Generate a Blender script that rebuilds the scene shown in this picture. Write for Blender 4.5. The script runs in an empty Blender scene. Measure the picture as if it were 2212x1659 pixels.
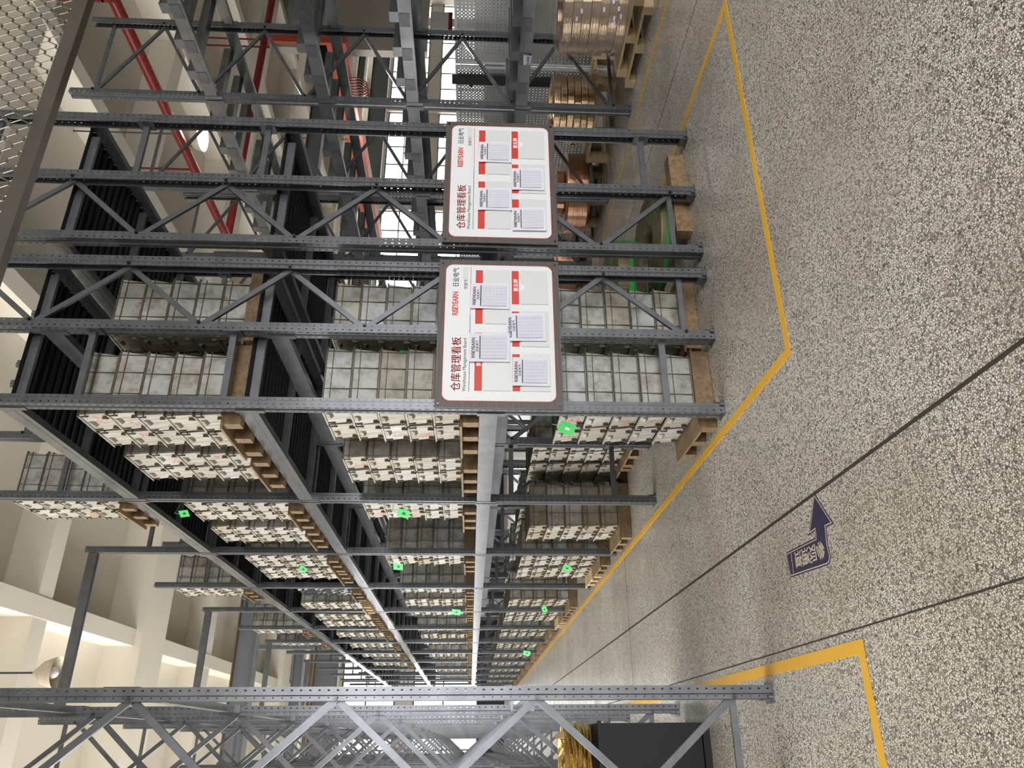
import bpy, math, random
from mathutils import Vector, Matrix
S = bpy.context.scene
C = S.collection
R = random.Random(7)
rad = math.radians

# ------------------------------------------------------------ camera, world, exposure
H = 1.70
def make_camera():
    yaw, pitch, roll = map(rad, (25.376, 2.757, 0.857))
    fwd = Vector((math.sin(yaw)*math.cos(pitch), math.cos(yaw)*math.cos(pitch), -math.sin(pitch)))
    right = Vector((math.cos(yaw), -math.sin(yaw), 0))
    up = right.cross(fwd)
    r2 = math.cos(roll)*right + math.sin(roll)*up
    u2 = -math.sin(roll)*right + math.cos(roll)*up
    cx, cy, cz = -u2, r2, -fwd            # the phone was held on its side: picture left is up
    m = Matrix(((cx.x, cy.x, cz.x, 0), (cx.y, cy.y, cz.y, 0), (cx.z, cy.z, cz.z, H), (0, 0, 0, 1)))
    cam = bpy.data.cameras.new('camera'); cam.sensor_fit = 'HORIZONTAL'; cam.sensor_width = 36
    cam.lens = 1649/2212*36; cam.clip_start = 0.05; cam.clip_end = 300
    o = bpy.data.objects.new('camera', cam); C.objects.link(o); o.matrix_world = m
    S.camera = o
make_camera()
W = bpy.data.worlds.new('world'); S.world = W; W.use_nodes = True
bg = W.node_tree.nodes['Background']; bg.inputs[0].default_value = (1.0, 1.0, .98, 1); bg.inputs[1].default_value = 3.2
S.view_settings.view_transform = 'Standard'; S.view_settings.look = 'None'
S.view_settings.exposure = 0.74; S.view_settings.gamma = 1
S.view_settings.use_curve_mapping = False
def area(name, loc, rot, sx, sy, power, col):
    l = bpy.data.lights.new(name, 'AREA'); l.shape = 'RECTANGLE'; l.size = sx; l.size_y = sy; l.energy = power; l.color = col
    o = bpy.data.objects.new(name, l); C.objects.link(o); o.location = loc; o.rotation_euler = rot
    return o
# added area lights acting as daylight from behind and left, without real doors
d_ = area('added_back_daylight', (4.5, -9, 3.2), (rad(80), 0, 0), 12, 5, 285, (1, 1, 1)); d_.data.spread = rad(95)
area('added_left_daylight', (-12, 15, 4.5), (0, rad(-80), 0), 7, 22, 3000, (1, .99, .96))

# ------------------------------------------------------------ helpers
class MB:
    def __init__(s): s.v = []; s.f = []; s.uv = []; s.mi = []; s.m = 0
    def add(s, vs, fs, uvs=None):
        b = len(s.v); s.v += [tuple(x) for x in vs]
        for i, f in enumerate(fs):
            s.f.append([b+k for k in f]); s.uv.append(uvs[i] if uvs else None); s.mi.append(s.m)
    def box(s, x0, x1, y0, y1, z0, z1):
        s.add([(x0,y0,z0),(x1,y0,z0),(x1,y1,z0),(x0,y1,z0),(x0,y0,z1),(x1,y0,z1),(x1,y1,z1),(x0,y1,z1)],
              [(0,3,2,1),(4,5,6,7),(0,1,5,4),(1,2,6,5),(2,3,7,6),(3,0,4,7)])
    def bar(s, p, q, w, h, up=(0,0,1)):
        p = Vector(p); q = Vector(q); d = (q-p).normalized(); u = Vector(up)
        a = d.cross(u)
        if a.length < 1e-4: a = d.cross(Vector((1,0,0)))
        a.normalize(); b = a.cross(d).normalized(); vs = []
        for e in (p, q):
            for i, j in ((-1,-1),(1,-1),(1,1),(-1,1)): vs.append(e + a*(i*w/2) + b*(j*h/2))
        s.add(vs, [(0,1,2,3),(7,6,5,4),(0,4,5,1),(1,5,6,2),(2,6,7,3),(3,7,4,0)])
    def chan(s, p, q, w, d, t, nrm):
        """open C channel: web w wide, flanges d deep, web towards nrm"""
        p = Vector(p); q = Vector(q); ax = (q-p).normalized(); n = Vector(nrm).normalized(); b = ax.cross(n).normalized()
        prof = [(-w/2,-d),(-w/2,0),(w/2,0),(w/2,-d),(w/2-t,-d),(w/2-t,-t),(-w/2+t,-t),(-w/2+t,-d)]
        vs = [e + b*x + n*y for e in (p, q) for x, y in prof]
        fs = [(i, (i+1) % 8, 8+(i+1) % 8, 8+i) for i in range(8)]
        for o in (0, 8): fs += [(o, o+1, o+6, o+7), (o+1, o+2, o+5, o+6), (o+2, o+3, o+4, o+5)]
        s.add(vs, fs)
    def cyl(s, p, q, r, n=12, r2=None, caps=True):
        p = Vector(p); q = Vector(q); d = (q-p).normalized(); r2 = r if r2 is None else r2
        a = d.cross(Vector((0,0,1)))
        if a.length < 1e-3: a = Vector((1,0,0))
        a.normalize(); b = d.cross(a)
        vs = []
        for e, rr in ((p, r), (q, r2)):
            for i in range(n):
                t = 2*math.pi*i/n; vs.append(e + a*(rr*math.cos(t)) + b*(rr*math.sin(t)))
        fs = [(i, (i+1) % n, n+(i+1) % n, n+i) for i in range(n)]
        if caps: fs += [tuple(range(n))[::-1], tuple(range(n, 2*n))]
        s.add(vs, fs)
    def lathe(s, prof, n=32, c=(0,0,0), closed=False):
        vs = []; k = len(prof)
        for i in range(n):
            t = 2*math.pi*i/n
            for r, z in prof: vs.append((c[0]+r*math.cos(t), c[1]+r*math.sin(t), c[2]+z))
        fs = []
        for i in range(n):
            j = (i+1) % n
            for a in range(k if closed else k-1):
                b = (a+1) % k; fs.append((i*k+a, j*k+a, j*k+b, i*k+b))
        s.add(vs, fs)
    def ext(s, poly, h0, h1, axis='Z'):
        """extrude a closed polygon along an axis"""
        n = len(poly)
        def P(a, b, h): return (a, b, h) if axis == 'Z' else ((a, h, b) if axis == 'Y' else (h, a, b))
        vs = [P(a, b, h0) for a, b in poly] + [P(a, b, h1) for a, b in poly]
        s.add(vs, [(i, (i+1) % n, n+(i+1) % n, n+i) for i in range(n)] + [tuple(range(n))[::-1], tuple(range(n, 2*n))])
    def mesh(s, name, mats):
        me = bpy.data.meshes.new(name); me.from_pydata(s.v, [], s.f)
        if not isinstance(mats, (list, tuple)): mats = [mats]
        for m in mats: me.materials.append(m)
        if len(mats) > 1: me.polygons.foreach_set('material_index', s.mi)
        if any(u is not None for u in s.uv):
            L = me.uv_layers.new(name='UVMap')
            for p, u in zip(me.polygons, s.uv):
                if u is None: continue
                for li, c in zip(p.loop_indices, u): L.data[li].uv = c
        me.update(); return me
    def build(s, name, mats, parent=None, loc=(0,0,0), smooth=False):
        me = s.mesh(name, mats)
        if smooth: me.shade_smooth() if hasattr(me, 'shade_smooth') else None
        return ob(name, me, parent, loc)
def ob(name, me, parent=None, loc=(0,0,0)):
    o = bpy.data.objects.new(name, me); C.objects.link(o); o.location = loc
    if parent: o.parent = parent
    return o
def tag(o, label=None, cat=None, group=None, kind=None):
    if label: o['label'] = label
    if cat: o['category'] = cat
    if group: o['group'] = group
    if kind: o['kind'] = kind
    return o
def empty(name, loc, label, cat, group=None, rz=0):
    o = bpy.data.objects.new(name, None); C.objects.link(o); o.location = loc; o.rotation_euler = (0,0,rz)
    o.empty_display_size = .1
    return tag(o, label, cat, group)
def kids(o): return list(o.children)
TREE = {}
def copy_tree(o, loc, label=None, group=None, rz=None):
    def rec(x, par):
        c = x.copy(); C.objects.link(c); c.parent = par
        for k in TREE.setdefault(x.name, kids(x)): rec(k, c)
        return c
    r = rec(o, None); r.location = loc
    if rz is not None: r.rotation_euler = (0, 0, rz)
    if label: r['label'] = label
    if group: r['group'] = group
    return r
ORD = ['first','second','third','fourth','fifth','sixth','seventh','eighth','ninth','tenth','eleventh','twelfth','thirteenth','fourteenth','fifteenth','sixteenth',
       'seventeenth','eighteenth','nineteenth','twentieth','twenty-first','twenty-second','twenty-third','twenty-fourth','twenty-fifth','twenty-sixth','twenty-seventh','twenty-eighth','twenty-ninth','thirtieth']

# ------------------------------------------------------------ materials
class N:
    def __init__(s, name):
        s.m = bpy.data.materials.new(name); s.m.use_nodes = True; s.t = s.m.node_tree; s.n = s.t.nodes; s.b = s.n['Principled BSDF']
    def add(s, typ, ins=None, **kw):
        n = s.n.new(typ)
        for k, v in kw.items(): setattr(n, k, v)
        for k, v in (ins or {}).items():
            if hasattr(v, 'is_output') or isinstance(v, bpy.types.NodeSocket): s.t.links.new(v, n.inputs[k])
            else: n.inputs[k].default_value = v
        return n
    def math(s, op, a, b=0.0, c=0.0): return s.add('ShaderNodeMath', {0: a, 1: b, 2: c}, operation=op).outputs[0]
    def mix(s, f, a, b):
        n = s.n.new('ShaderNodeMix'); n.data_type = 'RGBA'
        for i, v in ((0, f), (6, a), (7, b)):
            if isinstance(v, bpy.types.NodeSocket): s.t.links.new(v, n.inputs[i])
            else: n.inputs[i].default_value = v if i == 0 else (*v, 1)[:4]
        return n.outputs[2]
    def ramp(s, f, stops, interp='LINEAR'):
        n = s.n.new('ShaderNodeValToRGB'); n.color_ramp.interpolation = interp; s.t.links.new(f, n.inputs[0]); e = n.color_ramp.elements
        while len(e) < len(stops): e.new(.5)
        for q, (p, c) in zip(e, stops): q.position = p; q.color = (*c, 1) if len(c) == 3 else c
        return n.outputs[0]
    def out(s, color=None, rough=None, metal=None, bump=None, bs=.3, bd=.01, alpha=None):
        def put(k, v):
            if v is None: return
            if isinstance(v, bpy.types.NodeSocket): s.t.links.new(v, s.b.inputs[k])
            else: s.b.inputs[k].default_value = (*v, 1) if isinstance(v, tuple) and len(v) == 3 else v
        put('Base Color', color); put('Roughness', rough); put('Metallic', metal); put('Alpha', alpha)
        if bump is not None:
            n = s.add('ShaderNodeBump', {'Strength': bs, 'Distance': bd, 'Height': bump}); s.t.links.new(n.outputs[0], s.b.inputs['Normal'])
        return s.m
def plain(name, col, rough=.5, metal=0.0, var=.0, scale=6):
    m = N(name)
    if var:
        co = m.add('ShaderNodeTexCoord'); no = m.add('ShaderNodeTexNoise', {'Vector': co.outputs['Object'], 'Scale': scale, 'Detail': 4.0})
        lo = tuple(c*(1-var) for c in col); hi = tuple(min(1, c*(1+var)) for c in col)
        return m.out(m.ramp(no.outputs[0], [(.3, lo), (.7, hi)]), rough, metal)
    return m.out(col, rough, metal)
def emit(name, col, st):
    m = N(name); m.b.inputs['Emission Color'].default_value = (*col, 1); m.b.inputs['Emission Strength'].default_value = st
    return m.out(col, .5)

def terrazzo():
    m = N('terrazzo'); co = m.add('ShaderNodeTexCoord').outputs['Object']
    v = m.add('ShaderNodeTexVoronoi', {'Vector': co, 'Scale': 98.0, 'Randomness': 1.0}, feature='DISTANCE_TO_EDGE')
    v1 = m.add('ShaderNodeTexVoronoi', {'Vector': co, 'Scale': 98.0, 'Randomness': 1.0}, feature='F1')
    v2 = m.add('ShaderNodeTexVoronoi', {'Vector': co, 'Scale': 190.0, 'Randomness': 1.0}, feature='DISTANCE_TO_EDGE')
    sep = m.add('ShaderNodeSeparateColor', {0: v1.outputs['Color']})
    big = m.add('ShaderNodeTexNoise', {'Vector': co, 'Scale': .9, 'Detail': 5.0}).outputs[0]
    chip = m.ramp(sep.outputs[0], [(0, (.80,.76,.69)), (.30, (.92,.90,.84)), (.60, (.84,.81,.75)), (.76, (.97,.96,.92)), (.88, (.42,.39,.34)), (.93, (.27,.26,.25)), (.965, (.50,.40,.33)), (1, (.68,.63,.55))])
    e1 = m.ramp(v.outputs[0], [(.055, (0,0,0)), (.12, (1,1,1))])
    small = m.mix(m.ramp(v2.outputs[0], [(.06, (0,0,0)), (.13, (1,1,1))]), (.09,.085,.078), (.80,.77,.70))
    usebig = m.math('GREATER_THAN', sep.outputs[1], .12)
    c = m.mix(usebig, small, chip)
    c = m.mix(e1, (.075,.07,.063), c)
    c = m.mix(m.ramp(big, [(.32, (.25,.25,.25)), (.55, (0,0,0))]), c, (.40,.37,.32))
    sm = m.add('ShaderNodeMix', {0: .85}); 
    n = m.n.new('ShaderNodeMix'); n.data_type = 'RGBA'; n.blend_type = 'MULTIPLY'; n.inputs[0].default_value = 1
    m.t.links.new(c, n.inputs[6]); m.t.links.new(m.ramp(big, [(.3, (.82,.79,.75)), (.55, (1,.985,.965))]), n.inputs[7])
    rough = m.ramp(m.add('ShaderNodeTexNoise', {'Vector': co, 'Scale': 3.0, 'Detail': 4.0}).outputs[0], [(.3, (.26,)*3), (.7, (.42,)*3)])
    m.b.inputs['Specular IOR Level'].default_value = .5
    return m.out(n.outputs[2], rough, 0, bump=v.outputs[0], bs=.05, bd=.001)
def yellow_paint():
    m = N('yellow_paint'); co = m.add('ShaderNodeTexCoord').outputs['Object']
    no = m.add('ShaderNodeTexNoise', {'Vector': co, 'Scale': 60.0, 'Detail': 6.0, 'Roughness': .8}).outputs[0]
    lo = m.add('ShaderNodeTexNoise', {'Vector': co, 'Scale': 3.0, 'Detail': 3.0}).outputs[0]
    c = m.mix(m.ramp(m.math('ADD', no, m.math('MULTIPLY', lo, .5)), [(.52, (0,0,0)), (.56, (1,1,1))]), (.10,.07,.03), m.mix(lo, (.78,.42,.03), (.85,.50,.05)))
    return m.out(c, .45)
def rack_paint(name, col, holes, ro=.30, me=.5):
    m = N(name); co = m.add('ShaderNodeTexCoord')
    no = m.add('ShaderNodeTexNoise', {'Vector': co.outputs['Object'], 'Scale': 9.0, 'Detail': 4.0}).outputs[0]
    c = m.ramp(no, [(.3, tuple(x*.85 for x in col)), (.7, tuple(x*1.15 for x in col))])
    a = None
    if holes:
        uv = m.add('ShaderNodeSeparateXYZ', {0: co.outputs['UV']}); u = uv.outputs[0]; f = m.math('FRACT', m.math('DIVIDE', uv.outputs[1], .05))
        def win(x, lo, hi): return m.math('MULTIPLY', m.math('GREATER_THAN', x, lo), m.math('LESS_THAN', x, hi))
        slot = m.math('MULTIPLY', win(u, .033, .041), win(f, .12, .62))
        sq = m.math('MULTIPLY', win(u, .068, .077), win(f, .42, .68))
        du = m.math('SUBTRACT', u, .1165); dv = m.math('MULTIPLY', m.math('SUBTRACT', f, .55), .05)
        rr = m.math('ADD', m.math('MULTIPLY', du, du), m.math('MULTIPLY', dv, dv)); rd = m.math('LESS_THAN', rr, .0042**2)
        a = m.math('SUBTRACT', 1.0, m.math('MINIMUM', 1.0, m.math('ADD', slot, m.math('ADD', sq, rd))))
    return m.out(c, ro, me, alpha=a)
def plastic(name='crate_plastic'):
    m = N(name); co = m.add('ShaderNodeTexCoord').outputs['Object']; oi = m.add('ShaderNodeObjectInfo')
    at = m.add('ShaderNodeAttribute', attribute_name='tint')
    rnd = m.math('FRACT', m.math('ADD', oi.outputs['Random'], at.outputs['Fac']))
    base = m.ramp(rnd, [(0, (.36,.36,.34)), (.2, (.49,.49,.46)), (.38, (.42,.40,.33)), (.5, (.52,.54,.55)), (.66, (.42,.42,.39)), (.80, (.56,.58,.60)), (.90, (.31,.265,.17)), (1, (.44,.47,.50))])
    off = m.add('ShaderNodeCombineXYZ', {0: m.math('MULTIPLY', rnd, 37.0), 1: m.math('MULTIPLY', rnd, 11.0), 2: 0.0})
    p = m.add('ShaderNodeVectorMath', {0: co, 1: off.outputs[0]}, operation='ADD').outputs[0]
    dirt = m.add('ShaderNodeTexNoise', {'Vector': p, 'Scale': 9.0, 'Detail': 8.0, 'Roughness': .72}).outputs[0]
    st = m.add('ShaderNodeVectorMath', {0: p, 1: (1.0, 42.0, 3.0)}, operation='MULTIPLY').outputs[0]
    streak = m.add('ShaderNodeTexNoise', {'Vector': st, 'Scale': 1.3, 'Detail': 5.0, 'Roughness': .7}).outputs[0]
    nrm = m.add('ShaderNodeSeparateXYZ', {0: m.add('ShaderNodeTexCoord').outputs['Normal']})
    isx = m.math('GREATER_THAN', m.math('ABSOLUTE', nrm.outputs[0]), .5)
    c = m.mix(m.ramp(dirt, [(.44, (0,0,0)), (.70, (.85,.85,.85))]), base, (.15,.12,.07))
    s = m.mix(m.ramp(streak, [(.38, (0,0,0)), (.66, (1,1,1))]), m.mix(.22, base, (.72,.72,.68)), (.23,.175,.095))
    c = m.mix(m.math('MULTIPLY', isx, .85), c, s)
    oc = m.add('ShaderNodeSeparateXYZ', {0: co}); no2 = m.add('ShaderNodeTexNoise', {'Vector': p, 'Scale': 60.0, 'Detail': 2.0}).outputs[0]
    def win(x, lo, hi): return m.math('MULTIPLY', m.math('GREATER_THAN', x, lo), m.math('LESS_THAN', x, hi))
    red = m.math('MULTIPLY', m.math('MULTIPLY', win(oc.outputs[1], .17, .25), win(oc.outputs[2], .035, .12)), m.math('MULTIPLY', m.math('GREATER_THAN', m.math('FRACT', m.math('MULTIPLY', rnd, 7.3)), .72), m.math('GREATER_THAN', no2, .54)))
    c = m.mix(m.math('MULTIPLY', m.math('MULTIPLY', red, isx), .8), c, (.45,.05,.04))
    return m.out(c, .5)
def wood(name, a, b):
    m = N(name); co = m.add('ShaderNodeTexCoord').outputs['Object']; oi = m.add('ShaderNodeObjectInfo').outputs['Random']
    p = m.add('ShaderNodeVectorMath', {0: co, 1: (14.0, 2.5, 14.0)}, operation='MULTIPLY').outputs[0]
    n = m.add('ShaderNodeTexNoise', {'Vector': p, 'Scale': 2.0, 'Detail': 7.0, 'Roughness': .65, 'Distortion': .6}).outputs[0]
    k = m.add('ShaderNodeTexNoise', {'Vector': co, 'Scale': 3.0, 'Detail': 3.0}).outputs[0]
    c = m.mix(m.ramp(n, [(.3, (0,0,0)), (.72, (1,1,1))]), a, b)
    c = m.mix(m.ramp(k, [(.55, (0,0,0)), (.8, (.7,.7,.7))]), c, tuple(x*.35 for x in a))
    c = m.mix(m.math('MULTIPLY', oi, .45), c, tuple(x*.55 for x in b))
    return m.out(c, .65, bump=n, bs=.3, bd=.004)
def metal_sheet(name, col, rough, scale=(1,1,60), metal=1.0):
    m = N(name); co = m.add('ShaderNodeTexCoord').outputs['Object']
    p = m.add('ShaderNodeVectorMath', {0: co, 1: tuple(float(x) for x in scale)}, operation='MULTIPLY').outputs[0]
    n = m.add('ShaderNodeTexNoise', {'Vector': p, 'Scale': 3.0, 'Detail': 5.0}).outputs[0]
    c = m.ramp(n, [(.3, tuple(x*.6 for x in col)), (.7, col)])
    return m.out(c, rough, metal, bump=n, bs=.35, bd=.006)
def perforated():
    m = N('perforated_sheet'); uv = m.add('ShaderNodeSeparateXYZ', {0: m.add('ShaderNodeTexCoord').outputs['UV']})
    def grid(off, r):
        a = m.math('SUBTRACT', m.math('FRACT', m.math('ADD', m.math('DIVIDE', uv.outputs[0], .052), off)), .5)
        b = m.math('SUBTRACT', m.math('FRACT', m.math('ADD', m.math('DIVIDE', uv.outputs[1], .052), off)), .5)
        return m.math('LESS_THAN', m.math('ADD', m.math('MULTIPLY', a, a), m.math('MULTIPLY', b, b)), r*r)
    h = m.math('MAXIMUM', grid(0, .15), grid(.5, .085))
    return m.out((.42,.42,.41), .42, .6, alpha=m.math('SUBTRACT', 1.0, h))
def film(name, col, fac=.25, rough=.12):
    m = N(name); co = m.add('ShaderNodeTexCoord').outputs['Object']
    n = m.add('ShaderNodeTexNoise', {'Vector': co, 'Scale': 7.0, 'Detail': 6.0, 'Distortion': 1.5}).outputs[0]
    return m.out(col, rough, 0, bump=n, bs=.9, bd=.03, alpha=fac)

M = {}
M['floor'] = terrazzo(); M['yellow'] = yellow_paint()
GREY = (.150,.160,.178); DARK = (.060,.064,.070)
M['post'] = rack_paint('slotted_rack_steel', GREY, True); M['steel'] = rack_paint('rack_steel', GREY, False)
M['beam'] = rack_paint('beam_steel', (.21,.22,.235), False, .26, .75)
M['deck'] = plain('deck_steel', (.012,.0125,.014), .5, .3)
M['bolt'] = plain('bolt_steel', (.09,.09,.095), .3, 1.0)
M['crate'] = plastic(); M['rib'] = plain('soiled_ribs_shaded_handles', (.125,.10,.065), .6, 0, .35, 30)
M['wood_old'] = wood('old_pallet_wood', (.12,.076,.038), (.36,.235,.12))
M['wood_new'] = wood('pale_pallet_wood', (.46,.33,.17), (.66,.50,.30))
M['ceil'] = plain('painted_concrete', (.70,.655,.56), .85, 0, .04, .7)
M['girder'] = plain('girder_paint', (.15,.165,.18), .5, .1, .08, 1.5)
M['girder_edge'] = wood('rusty_rail', (.10,.06,.035), (.20,.12,.07))
M['red'] = plain('red_pipe_paint', (.17,.012,.010), .35, 0, .25, 14)
M['crane_red'] = plain('crane_red_paint', (.50,.09,.045), .45, 0, .1, 3)
M['white'] = plain('board_white', (.80,.83,.86), .35)
M['pocket'] = plain('acrylic_pocket', (.72,.745,.75), .25)
M['taupe'] = metal_sheet('board_frame_taupe', (.125,.108,.10), .45, (1, 1, 40), .2)
M['redink'] = plain('red_print', (.66,.045,.025), .45)
M['blackink'] = plain('black_print', (.035,.03,.035), .5)
M['whiteink'] = plain('white_print', (.9,.9,.9), .5)
M['paper'] = plain('office_paper', (.78,.77,.88), .6)
M['navy'] = plain('navy_vinyl', (.035,.030,.085), .4, 0, .15, 20)
M['cream'] = plain('cream_print', (.62,.53,.40), .5)
M['green'] = plain('green_tag_card', (.08,.75,.18), .5)
M['joint'] = plain('joint_filler', (.045,.038,.03), .6)
M['black'] = plain('black_coating', (.010,.011,.014), .6)
M['blackfilm'] = plain('black_stretch_film', (.010,.010,.012), .14)
M['film'] = film('clear_stretch_film', (.8,.8,.8), .16)
M['copper'] = metal_sheet('copper_strip', (.86,.50,.33), .24, (1,1,70))
M['bronze'] = metal_sheet('bronze_strip', (.78,.56,.36), .22, (1,1,50))
M['brass'] = metal_sheet('brass_coil_side', (.21,.175,.095), .42, (30,30,1), .5)
M['gold'] = metal_sheet('brass_wire', (.95,.72,.30), .25, (40,40,90))
M['strap'] = plain('green_strap', (.02,.28,.05), .35)
M['perf'] = perforated()
M['wire'] = plain('galvanised_wire', (.30,.28,.24), .32, .9)
M['screenbar'] = plain('screen_frame_steel', (.17,.16,.135), .3, .75, .12, 5)
M['lampshade'] = plain('lamp_aluminium', (.60,.53,.42), .45, .15)
M['glow'] = emit('lamp_glow', (1, .97, .9), 60)
M['wall'] = plain('beige_wall', (.52,.49,.44), .8, 0, .05, .8)
M['mullion'] = plain('window_mullion', (.04,.045,.05), .5)
M['brown'] = plain('cardboard', (.55,.38,.20), .7)
M['banana'] = plain('yellow_pull_handle', (.85,.62,.04), .4)
def glass():
    m = N('window_glass')
    return m.out((.8,.85,.85), .03, alpha=.10)
M['glass'] = glass()

# ------------------------------------------------------------ setting
f = MB(); f.box(-14, 48, -10, 38.2, -.2, 0); tag(f.build('floor', M['floor']), kind='structure')
def strip(name, x0, x1, y0, y1, mat, z=.0015):
    b = MB(); b.box(x0, x1, y0, y1, -.004, z); return b.build(name, mat)
ti = 0
for x0, x1, y0, y1 in ((1.118, 1.136, -8, 37.9), (.452, .460, 1.0, 37.9), (5.30, 5.31, -6, 37.9), (-12, 46, 8.49, 8.50), (-12, 46, 14.0, 14.01)):
    ti += 1; tag(strip(f'trim_{ti}', x0, x1, y0, y1, M['joint'], .0008), kind='structure')
def line(x0, x1, y0, y1, label):
    tag(strip('lane_marking', x0, x1, y0, y1, M['yellow'], .002), label, 'floor marking', 'yellow painted floor lines')
line(1.90, 1.96, 3.57, 37.5, 'yellow floor line running along the foot of the crate rack')
line(1.96, 4.64, 3.57, 3.63, 'worn yellow floor line crossing before the two notice boards')
line(4.64, 4.70, 3.57, 37.5, 'yellow floor line just beyond the second board, running into the distance')
line(6.13, 6.18, 1.5, 37.5, 'thin yellow floor line under the front of the copper coil rack')
line(.35, .41, 3.40, 37.5, 'yellow floor line beside the single post on the left of the aisle')
line(-6, .35, 3.40, 3.46, 'yellow floor line crossing in front of the rack left of the aisle')

SX = 22.0   # ceiling
c = MB(); c.box(-14, 48, -10, 38.2, 9.1, 9.3); tag(c.build('ceiling', M['ceil']), kind='structure')
n = ti
for k in range(-3, 10):
    n += 1; x = 2.03 + 4.2*k; b = MB(); b.box(x-.16, x+.16, -10, 38, 8.5, 9.1); tag(b.build(f'trim_{n}', M['ceil']), kind='structure')
for y, w, zb in ((-5, .2, 8.5), (-.7, .5, 8.4), (4.35, .22, 8.5), (8.6, .22, 8.5), (12.85, .22, 8.5), (17.15, .62, 8.35), (21.3, .22, 8.5), (25.6, .22, 8.5), (29.8, .6, 8.35), (34, .22, 8.5)):
    n += 1; b = MB(); b.box(-14, 48, y-w, y+w, zb+.012, 9.1); tag(b.build(f'trim_{n}', M['ceil']), kind='structure')

# far wall with bands of windows
wl = MB()
wl.box(-14, 48, 38, 38.25, 0, .15); wl.box(-14, 48, 38, 38.25, 4.34, 5.17); wl.box(-14, 48, 38, 38.25, 7.6, 9.3)
for x in range(-10, 50, 8): wl.box(x-.4, x+.4, 37.8, 38.25, 0, 9.3)
tag(wl.build('wall_far', M['wall']), kind='structure')
pn = MB(); pn.box(-14, 48, 37.95, 38.05, .15, 1.37); tag(pn.build('trim_60', M['black']), kind='structure')
wi = 0
for z0, z1 in ((1.37, 4.34), (5.17, 7.6)):
    for x in range(-18, 48, 8):
        wi += 1; b = MB()
        for q in range(6): b.box(x+.4+q*1.44-.03, x+.4+q*1.44+.03, 37.97, 38.03, z0, z1)
        for z in (z0+.03, (z0+z1)/2+.1, z1-.03): b.box(x+.4, x+7.6, 37.97, 38.03, z-.03, z+.03)
        w = tag(b.build(f'window_{wi}', M['mullion']), kind='structure')
        g = MB(); g.box(x+.4, x+7.6, 37.995, 38.005, z0, z1); g.build('glass_pane', M['glass'], w)
b = MB(); b.box(-14.3, -14, -10, 38.2, 0, 9.3); tag(b.build('wall_left', M['wall']), kind='structure')
b = MB(); b.box(-14.3, 48.3, -10.3, -10, 0, 9.3); tag(b.build('wall_back', M['wall']), kind='structure')
b = MB(); b.box(48, 48.3, -10, 38.2, 0, 9.3); tag(b.build('wall_right', M['wall']), kind='structure')
# partition with a hood, far right of the hall
b = MB(); b.box(22.2, 34, 19.5, 19.8, 3.6, 9.1); b.box(22.2, 34, 19.5, 19.8, 0, 1.9); tag(b.build('wall_partition', M['wall']), kind='structure')

t = empty('wall_sign', (23.3, 19.45, 2.72), 'white sign with a red corner and dark panel, low on the far partition wall', 'sign')
b = MB(); b.box(0, .9, 0, .03, .12, .8); b.build('panel', M['white'], t)
b = MB(); b.box(0, .9, -.005, .03, 0, .12); b.build('lower_panel', M['mullion'], t)
b = MB(); b.box(0, .9, -.01, .03, .10, .15); b.build('red_stripe', M['redink'], t)

# ------------------------------------------------------------ rack parts
def post_mesh(h, name='post'):
    """omega upright; front face at x=0 looking to -x, body towards +x; UV = (distance from the middle of the front, height)"""
    half = [(0, .010), (.010, .010), (.017, 0), (.05, 0), (.05, .042), (.041, .048), (.041, .072), (.030, .072)]
    t = .003; b = MB()
    acc = [0]
    for (a, c), (d, e) in zip(half, half[1:]): acc.append(acc[-1] + math.hypot(d-a, e-c))
    # map to fixed hole columns: front slots .037, side squares .0725, round .1165
    inner = [(0, .013), (.0112, .013), (.0182, .003), (.047, .003), (.047, .0405), (.038, .0465), (.038, .069), (.030, .069)]
    for sg in (1, -1):
        for i in range(7):
            for prof, flip in ((half, 1), (inner, -1)):
                (y0, x0), (y1, x1) = prof[i], prof[i+1]; vs = []; u = [(acc[i], 0), (acc[i+1], 0), (acc[i+1], h), (acc[i], h)]
                vs = [(x0, sg*y0, 0), (x1, sg*y1, 0), (x1, sg*y1, h), (x0, sg*y0, h)]
                b.add(vs, [(0,1,2,3) if flip*sg < 0 else (3,2,1,0)], [u if flip*sg < 0 else u[::-1]])
        (y0, x0), (y1, x1) = half[7], inner[7]
        b.add([(x0, sg*y0, 0), (x1, sg*y1, 0), (x1, sg*y1, h), (x0, sg*y0, h)], [(0,1,2,3)])
    return b.mesh(name, M['post'])
PH = 6.14
POST = post_mesh(PH)
def foot_mesh():
    b = MB(); b.box(-.015, .095, -.065, .065, 0, .006); b.box(.075, .081, -.045, .045, 0, .06); b.cyl((.06,-.057,0), (.06,-.057,.03), .008, 6)
    b.cyl((.06,.057,0), (.06,.057,.03), .008, 6)
    return b.mesh('base_plate', M['steel'])
FOOT = foot_mesh()
BOLT = MB(); BOLT.cyl((0,-.006,0), (0,.006,0), .013, 6); BOLT.cyl((0,-.012,0), (0,-.006,0), .007, 8); BOLT = BOLT.mesh('bolt', M['bolt'])
def add_post(root, x, face, z0=0.0):
    """face -1: front to -x, face +1: front to +x; x = the front plane"""
    p = ob('post', POST, root, (x, 0, z0)); f = ob('base_plate', FOOT, root, (x, 0, 0))
    if face > 0: p.rotation_euler.z = math.pi; f.rotation_euler.z = math.pi
    return p
def brace_mesh(dx, dz):
    b = MB(); L = Vector((dx, 0, dz)); b.chan((0,0,0), L, .038, .022, .003, (0,-1,0)); return b.mesh('brace', M['steel'])
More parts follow.
